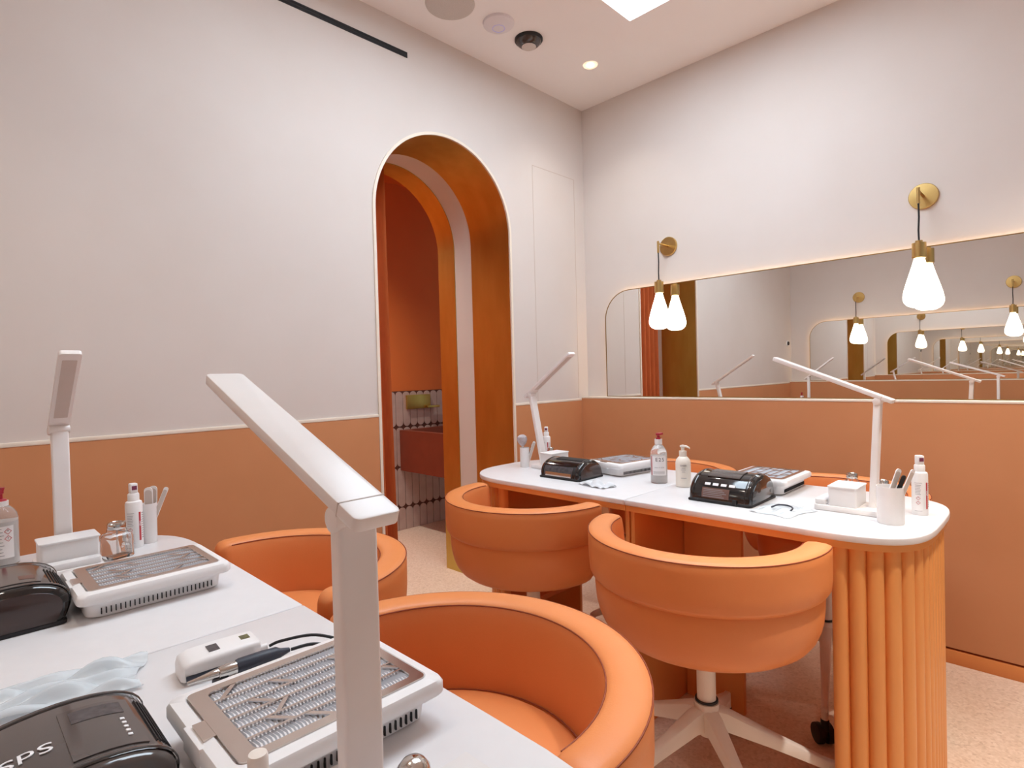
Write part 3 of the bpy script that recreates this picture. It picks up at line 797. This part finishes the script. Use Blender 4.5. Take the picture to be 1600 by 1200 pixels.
def pump_bottle(x, y, face, label, kind):
    t = thing('pump_bottle', label, 'pump bottle', (x, y, HD), 0, None)
    if kind == 'clear':
        r = .0295
        MB().lathe([(0, 0), (r-.002, 0), (r, .003), (r, .105), (r-.002, .115), (r-.008, .126), (.016, .133), (.0125, .137), (.0125, .140), (0, .140)], n=40).build('bottle', BOTT, t)
        MB().lathe([(0, .004), (r-.003, .004), (r-.003, .098), (0, .098)], n=36).build('liquid', LIQ, t)
        MB().lathe([(0, .139), (.0135, .139), (.0135, .157), (0, .157)], n=28).build('collar', WPLA, t)
        MB().lathe([(0, .157), (.0085, .157), (.0085, .163), (.005, .164), (.005, .170), (0, .170)], n=20).build('pump_stem', REDP, t)
        M = Matrix.Rotation(face + 2.6, 4, 'Z')
        MB().prism(rrect(-.009, -.0075, .024, .0075, .005), .170, .179).build('pump_head', REDP, t, bevel=.003, M=M)
        lb = label_band(r, face-.95, face+.95, .03, .098, LIQ, t)
        label_band(r, face-1.02, face-.88, .03, .098, INKR, t, 'red_stripe', .0006, 3)
        text('lettering', 'E25' , .018, wrap(r, face+.12, .086), INK, lb, .0003, spacing=1.25)
        text('lettering', 'SANITIZER', .0062, wrap(r, face+.05, .058), INKG, lb, .0003, spacing=1.2)
        k = MB()
        for z in (.044, .040, .036):
            k.loft([[((r+d)*cos(g), (r+d)*sin(g), zz) for d, zz in ((.0004, z), (.0008, z), (.0008, z+.001), (.0004, z+.001))] for g in [face-.7+1.4*i/10 for i in range(11)]])
        k.build('small_print', INKG, lb)
    elif kind == 'left':
        r = .030
        MB().lathe([(0, 0), (r-.002, 0), (r, .003), (r, .108), (r-.002, .117), (r-.008, .127), (.016, .133), (.0135, .136), (0, .137)], n=40).build('bottle', BOTT, t)
        MB().lathe([(0, .004), (r-.003, .004), (r-.003, .100), (0, .100)], n=36).build('liquid', LIQ, t)
        MB().lathe([(0, .135), (.0145, .135), (.0145, .146), (0, .146)], n=28).build('collar', WPLA, t)
        MB().lathe([(0, .146), (.012, .146), (.010, .150), (.0045, .151), (.0045, .162), (.0065, .163), (.0065, .168), (.009, .176), (0, .177)], n=20).build('pump_head', REDP, t)
        lb = label_band(r, face-1.0, face+.72, .02, .092, LIQ, t)
        for z, ch in ((.080, '*'), (.064, '!')):
            k = MB(); o = [(-.007, 0), (0, -.007), (.007, 0), (0, .007)]; i_ = [(p[0]*.82, p[1]*.82) for p in o]
            f = wrap(r, face+.36, z)
            k.loft([[f(p[0], p[1], w) for p in q] for q, w in ((o, 0), (o, .0006), (i_, .0006), (i_, 0))], ring=True)
            k.build('hazard_diamond', INKR, lb)
            text('hazard_mark', ch, .009, f, INK, lb, .0003)
        k = MB()
        for q in range(9):
            z = .086 - q*.0075
            k.loft([[((r+d)*cos(g), (r+d)*sin(g), zz) for d, zz in ((.0004, z), (.0008, z), (.0008, z+.0012), (.0004, z+.0012))] for g in [face-.85+(.85+.06*(q % 3))*i/8 for i in range(9)]])
        k.build('small_print', INKG, lb)
    else:
        r = .0255
        MB().lathe([(0, 0), (r-.002, 0), (r, .002), (r, .082), (r-.002, .092), (r-.008, .100), (.0135, .104), (0, .104)], n=40).build('bottle', CREAMB, t)
        MB().lathe([(0, .103), (.0128, .103), (.0128, .123), (0, .124)], n=28).build('collar', CREAMB, t)
        MB().lathe([(0, .123), (.006, .123), (.006, .136), (0, .136)], n=20).build('pump_stem', CREAMB, t)
        M = Matrix.Rotation(face + pi/2 - .2, 4, 'Z')
        MB().loft([[(xx, -w, z-hh), (xx, w, z-hh), (xx, w*.8, z+hh), (xx, -w*.8, z+hh)] for xx, w, z, hh in ((-.009, .006, .139, .003), (0, .0075, .140, .004), (.012, .006, .139, .003), (.022, .004, .1345, .0025), (.024, .003, .132, .002))]).build('pump_head', CREAMB, t, bevel=.001, M=M)
        text('lettering', 'SHEER', .0075, wrap(r, face+.05, .075), INKG, t, .0003)
        k = MB()
        for z, L_ in ((.066, .5), (.060, .62), (.053, .4), (.032, .7)):
            k.loft([[((r+d)*cos(g), (r+d)*sin(g), zz) for d, zz in ((.0001, z), (.0005, z), (.0005, z+.0012), (.0001, z+.0012))] for g in [face-L_/2+.05+L_*i/8 for i in range(9)]])
        k.build('small_print', INKG, t)
    return t
pump_bottle(1.030, -.952, cam_ang(1.03, -.952), 'clear pump bottle with a red pump and white label on the right desk', 'clear')
pump_bottle(1.130, -.962, cam_ang(1.13, -.962), 'cream pump lotion bottle standing at the desk seam', 'lotion')
pump_bottle(.362, -2.678, cam_ang(.362, -2.678), 'clear pump bottle with a red top at the left edge of the photo', 'left')

def glass_jar(x, y, label, s=.05, h=.062, m=GLASS, square=True):
    t = thing('glass_jar', label, 'glass jar', (x, y, HD), radians(20), 'small glass dispenser jars')
    a = s/2
    b = MB()
    secs = [[(p[0]*k, p[1]*k, z) for p in rrect(-a, -a, a, a, a*.28)] for k, z in ((.94, 0), (1, .003), (1, h*.72), (.9, h*.82), (.62, h*.9), (.60, h))]
    inn = [[(p[0]*k, p[1]*k, z) for p in rrect(-a, -a, a, a, a*.28)] for k, z in ((.55, h), (.58, h*.9), (.84, h*.8), (.92, h*.7), (.92, .007), (.1, .006))]
    b.loft(secs + inn); b.build('jar', m, t, angle=50)
    MB().lathe([(0, h+.0005), (a*.70, h+.0005), (a*.74, h+.003), (a*.74, h+.012), (a*.66, h+.0155), (a*.5, h+.016), (a*.45, h+.0145), (0, h+.0145)], n=28).build('lid', CHROME, t)
    MB().cyl((0, 0, .009), (0, 0, h), .0022).build('dip_tube', CLEARP, t)
    return t
glass_jar(.500, -2.485, 'square glass jar with a chrome lid on the left desk, beside the acrylic organiser', s=.052, h=.066)
glass_jar(1.605, -.790, 'square glass jar with a chrome pump lid behind the near right lamp', s=.044, h=.055)
glass_jar(1.688, -.800, 'glass jar with a metal lid, mostly hidden behind the cup', s=.044, h=.044)
glass_jar(.400, -.815, 'tiny glass jar with a chrome lid near the arch-end lamp', s=.036, h=.05)
glass_jar(.462, -2.460, 'tiny low glass jar tucked between the square jar and the spray bottle', s=.018, h=.026)

def cup(x, y, label, h=.072, r=.021, rz=0.):
    t = thing('tool_cup', label, 'cup', (x, y, HD), rz, 'frosted tool cups')
    MB().lathe([(0, 0), (r*.93, 0), (r*.95, .002), (r, h), (r-.0012, h), (r*.95-.0012, .003), (0, .003)], n=36).build('cup', ACRYL, t, angle=60)
    return t
def stick(name, label, cat, p0, p1, kind, group=None, w=.008, m=None):
    """a file, stick or brush standing in a cup; p0 foot, p1 tip (world)"""
    p0, p1 = Vector(p0), Vector(p1); d = p1 - p0; L = d.length
    t = thing(name, label, cat, p0, 0, group)
    zz = d.normalized(); yy = Vector((.80, -.60, 0)); yy = (yy - zz*yy.dot(zz)).normalized(); xx = yy.cross(zz)
    t.rotation_euler = Matrix(((xx.x, yy.x, zz.x), (xx.y, yy.y, zz.y), (xx.z, yy.z, zz.z))).to_euler()
    if kind == 'file':
        b = MB(); pts = rrect(-w, 0, w, L, w*.9, 5)
        b.prism([(p[0], p[1]) for p in pts], -.0011, .0011, 'y'); b.build('board', m or WPLA, t)
        MB().prism([(p[0]*.86, p[1]*.9+L*.05) for p in pts], .0011, .0014, 'y').build('grit_face', m or LEDP, t)
    elif kind == 'brush':
        MB().cyl((0, 0, 0), (0, 0, L*.72), .0026, .003).build('handle', WOOD if m is None else m, t)
        MB().cyl((0, 0, L*.72), (0, 0, L*.85), .0032, .0028).build('ferrule', CHROME, t)
        MB().lathe([(0, L*.85), (.0028, L*.85), (.0034, L*.92), (.0004, L)], n=12).build('bristle', FLUFF, t)
    elif kind == 'puff':
        MB().cyl((0, 0, 0), (0, 0, L*.66), .004, .0055).build('handle', WPLA, t)
        MB().lathe([(0, L*.64), (.008, L*.65), (.018, L*.74), (.0225, L*.84), (.020, L*.93), (.011, L*.985), (0, L)], n=28).build('bristle', FLUFF, t)
    return t
# near right cup
cup(1.762, -1.075, 'frosted cup with nail files at the near end of the right desk', h=.094, r=.031)
stick('nail_file', 'pale nail file leaning in the near cup, left of the black one', 'nail file', (1.742, -1.085, HD+.006), (1.779, -1.058, HD+.137), 'file', 'nail files in cups', w=.0075)
stick('nail_file', 'black nail file leaning in the cup at the near end of the right desk', 'nail file', (1.752, -1.066, HD+.006), (1.790, -1.062, HD+.122), 'file', 'nail files in cups', w=.006, m=MBLACK)
stick('nail_file', 'long pale nail file leaning right in the near right cup', 'nail file', (1.764, -1.090, HD+.006), (1.811, -1.072, HD+.140), 'file', 'nail files in cups', w=.006)
# left desk cup
cup(.420, -2.401, 'frosted cup of files and brushes on the left desk, behind the white spray bottle', h=.100, r=.0175)
stick('nail_file', 'wide pale nail file standing in the left desk cup', 'nail file', (.426, -2.402, HD+.005), (.426, -2.402, HD+.141), 'file', 'nail files in cups', w=.010)
stick('nail_file', 'second pale nail file standing tall at the back of the left desk cup', 'nail file', (.414, -2.394, HD+.005), (.412, -2.388, HD+.141), 'file', 'nail files in cups', w=.010)
stick('cuticle_pusher', 'pale flat stick leaning far right out of the left desk cup', 'stick', (.420, -2.411, HD+.005), (.432, -2.362, HD+.136), 'file', w=.0055)
stick('nail_brush', 'thin brush leaning left out of the left desk cup', 'brush', (.410, -2.396, HD+.005), (.388, -2.432, HD+.126), 'brush', 'thin brushes in the left desk cup', m=CLEARP)
stick('nail_brush', 'thin brush with pale tip behind the left desk spray bottle', 'brush', (.409, -2.405, HD+.005), (.392, -2.420, HD+.133), 'brush', 'thin brushes in the left desk cup', m=CLEARP)
# far cup on the right desk
cup(.395, -.985, 'frosted cup of brushes behind the arch-end lamp on the right desk', h=.085, r=.0205)
stick('dust_brush', 'fluffy round grey dust brush standing in the arch-end cup', 'brush', (.395, -.988, HD+.004), (.391, -.996, HD+.142), 'puff')
stick('nail_brush', 'dark handled brush leaning right out of the arch-end cup', 'brush', (.398, -.982, HD+.004), (.424, -.962, HD+.105), 'brush', m=MBLACK)
stick('cuticle_pusher', 'pale chunky stick leaning right out of the arch-end cup', 'stick', (.401, -.978, HD+.004), (.436, -.964, HD+.112), 'file', w=.006)

# ------------------------------------------------------------------ nail drill on the left desk
t = thing('nail_drill_unit', 'white portable nail drill control box on the left desk', 'nail drill', (1.236, -2.503, HD), radians(-4))
bx = MB(); secs = []
for yy, w, z1 in ((-.050, .020, .020), (-.047, .026, .025), (-.035, .028, .029), (.0, .028, .030), (.035, .027, .030), (.049, .026, .029), (.052, .022, .026)):
    secs.append([(p[0], yy, p[1]) for p in rrect(-w, .002, w, z1, .007, 4)])
bx.loft(secs); bx.build('case', WPLA, t, angle=50)
MB().box((.0265, -.046, .006), (.0292, .046, .013)).build('side_stripe', NAVY, t, bevel=.001)
MB().box((-.010, -.014, .0298), (.012, .0, .0306)).build('display', GREYD, t)
MB().box((-.010, .030, .0298), (.004, .042, .0306)).build('sticker', OLIVE, t)
MB().cyl((.020, .050, .016), (.020, .060, .016), .005).build('jack', WPLA, t)
h = thing('drill_handpiece', 'slate grey nail drill handpiece with a steel tip lying beside its white box', 'drill handpiece', (1.300, -2.560, HD+.0225), radians(-4))
MB().lathe([(0, 0), (.0022, 0), (.003, .010), (.005, .024), (.0065, .034), (.006, .036), (.0075, .037), (.0085, .046), (.0085, .058), (0, .058)], n=24, M=Matrix.Rotation(-pi/2, 4, 'X')).build('chuck', CHROME, h)
MB().lathe([(0, .058), (.0095, .058), (.0105, .062), (.0105, .092), (.0095, .110), (.006, .116), (.003, .128), (0, .129)], n=24, M=Matrix.Rotation(-pi/2, 4, 'X')).build('grip', NAVY, h)
MB().box((-.012, .030, -.0225), (.012, .048, -.009)).build('rest', NAVY, h, bevel=.003)
MB().box((-.010, .082, -.0225), (.010, .100, -.0095)).build('rest', NAVY, h, bevel=.003)
def wire(pts, r, name, label, m=MBLACK):
    P = [Vector(p) for p in pts]; out = []
    for i in range(len(P)-1):
        p0, p1, p2, p3 = P[max(i-1, 0)], P[i], P[i+1], P[min(i+2, len(P)-1)]
        for k in range(8):
            f = k/8
            out.append(.5*((2*p1) + (-p0+p2)*f + (2*p0-5*p1+4*p2-p3)*f*f + (-p0+3*p1-3*p2+p3)*f**3))
    out.append(P[-1])
    return tag(MB().tube(out, r, 8).build(name, m), label, 'cable')
wire([(1.262, -2.442, HD+.016), (1.268, -2.425, HD+.02), (1.292, -2.385, HD+.022), (1.335, -2.352, HD+.012), (1.365, -2.338, HD+.004), (1.372, -2.330, HD+.003)], .0022, 'power_cable', 'black cable plugged into the white nail drill box')
wire([(1.309, -2.430, HD+.022), (1.315, -2.40, HD+.021), (1.333, -2.372, HD+.013), (1.345, -2.352, HD+.005), (1.350, -2.335, HD+.003)], .0024, 'handpiece_cable', 'black cable leading from the slate drill handpiece to the desk edge')

# ------------------------------------------------------------------ plastic bags, sachets, sheet, dome jar, cap
def crumple(name, label, cat, cx, cy, w, d, rz, amp, m, seed, folds=5):
    rnd = random.Random(seed); n, k = 26, 20
    ph = [rnd.uniform(0, 6.3) for _ in range(8)]
    b = MB(); c, s_ = cos(rz), sin(rz)
    def P(i, j, up):
        u, v = i/n-.5, j/k-.5
        ed = min(1, 6*min(.5-abs(u), .5-abs(v)))
        z = amp*(.45+.55*ed)*abs(.55*sin(folds*u*3+ph[0]+2*v) + .35*sin(folds*2.1*v+ph[1]+3*u) + .3*sin(9*u-7*v+ph[2])) + .0012
        x = (u + .03*sin(7*v+ph[3]))*w; y = (v + .04*sin(6*u+ph[4]))*d
        return (x*c-y*s_, x*s_+y*c, z + up)
    for up in (0, .0008):
        for i in range(n):
            for j in range(k): b.poly([P(i, j, up), P(i+1, j, up), P(i+1, j+1, up), P(i, j+1, up)])
    for i in range(n):
        for j in (0, k): b.poly([P(i, j, 0), P(i+1, j, 0), P(i+1, j, .0008), P(i, j, .0008)])
    for j in range(k):
        for i in (0, n): b.poly([P(i, j, 0), P(i, j+1, 0), P(i, j+1, .0008), P(i, j, .0008)])
    o = b.build(name, m, angle=70); o.location = (cx, cy, HD)
    return tag(o, label, cat)
BAGM = mat('crinkled pale plastic film', rgb(236, 242, 245), .15, alpha=.58, ior=1.3, noise=rgb(228, 236, 241), nscale=18)
crumple('plastic_pouch', 'crumpled clear plastic pouch lying left of the big curing lamp', 'pouch', 1.150, -2.665, .10, .17, radians(-14), .018, BAGM, 3)
WHF = mat('white crumpled film', rgb(244, 245, 247), .3, trans=.25, ior=1.2, noise=rgb(238, 240, 243), nscale=20)
crumple('tissue_packet', 'crumpled white packet at the right of the arch-end curing lamp', 'packet', .885, -1.135, .13, .065, radians(-8), .020, WHF, 5, 3)
crumple('plastic_sachet', 'clear plastic sachet lying flat on the near half of the right desk', 'sachet', 1.512, -1.115, .115, .14, radians(-14), .008, BAGM, 8, 4)
wire([(1.490, -1.135, HD+.012), (1.500, -1.115, HD+.016), (1.520, -1.098, HD+.014), (1.538, -1.112, HD+.012), (1.542, -1.140, HD+.009)], .0024, 'hair_tie', 'dark elastic loop inside the clear sachet on the right desk', NAVY)
o = MB().prism([(-.03, -.05), (.05, -.05), (.05, .045), (-.03, .045)], 0, .0008).build('paper_sheet', PAPER); o.location = (1.665, -2.43, HD)
tag(o, 'pale translucent sheet lying at the front edge of the left desk', 'sheet')
t = thing('dappen_jar', 'round jar with a shiny domed lid at the bottom edge, right of the foreground lamp', 'jar', (1.655, -2.466, HD+.0009), 0)
MB().lathe([(0, 0), (.014, 0), (.016, .004), (.016, .020), (.014, .022), (0, .022)], n=28).build('jar', GLASS, t)
MB().lathe([(0, .0225), (.0155, .0225), (.0168, .026), (.0155, .034), (.011, .040), (.005, .043), (0, .0435)], n=32).build('lid', CHROME, t)
t = thing('polish_bottle', 'small white capped bottle peeking in at the bottom edge by the near dust collector', 'nail polish', (1.602, -2.588, HD+.0165), 0)
MB().lathe([(0, 0), (.010, 0), (.0105, .003), (.0105, .026), (.006, .031), (0, .031)], n=24).build('bottle', GLASS, t)
MB().lathe([(0, .0315), (.0075, .0315), (.0085, .034), (.0085, .064), (.0075, .068), (0, .069)], n=24).build('cap', WMET, t)

# ------------------------------------------------------------------ light
w = bpy.data.worlds.new('World'); SC.world = w; w.use_nodes = True
bg = w.node_tree.nodes['Background']; bg.inputs['Color'].default_value = (.93, .96, 1., 1); bg.inputs['Strength'].default_value = .3

# ------------------------------------------------------------------ camera
f_px, yaw, pitch, roll = 891.458, radians(44.7793), radians(-.9481), radians(-1.5183)
fw = Vector((-sin(yaw)*cos(pitch), cos(yaw)*cos(pitch), sin(pitch)))
rt = Vector((cos(yaw), sin(yaw), 0)); up = rt.cross(fw)
r2 = cos(roll)*rt + sin(roll)*up; u2 = -sin(roll)*rt + cos(roll)*up
cam = bpy.data.cameras.new('Camera'); cam.sensor_fit = 'HORIZONTAL'; cam.sensor_width = 36.; cam.lens = f_px/1600*36.; cam.clip_start = .02
co = bpy.data.objects.new('Camera', cam); COL.objects.link(co)
co.matrix_world = Matrix(((r2.x, u2.x, -fw.x, 2.10241), (r2.y, u2.y, -fw.y, -2.77166), (r2.z, u2.z, -fw.z, 1.15), (0, 0, 0, 1)))
SC.camera = co

# ------------------------------------------------------------------ view
SC.view_settings.view_transform = 'Standard'; SC.view_settings.look = 'None'
SC.view_settings.exposure = .31; SC.view_settings.gamma = 1.; SC.view_settings.use_curve_mapping = False
SC.cycles.use_denoising = True
SC.cycles.max_bounces = 24; SC.cycles.diffuse_bounces = 8; SC.cycles.glossy_bounces = 20; SC.cycles.transmission_bounces = 12; SC.cycles.transparent_max_bounces = 12
SC.cycles.sample_clamp_indirect = 8.
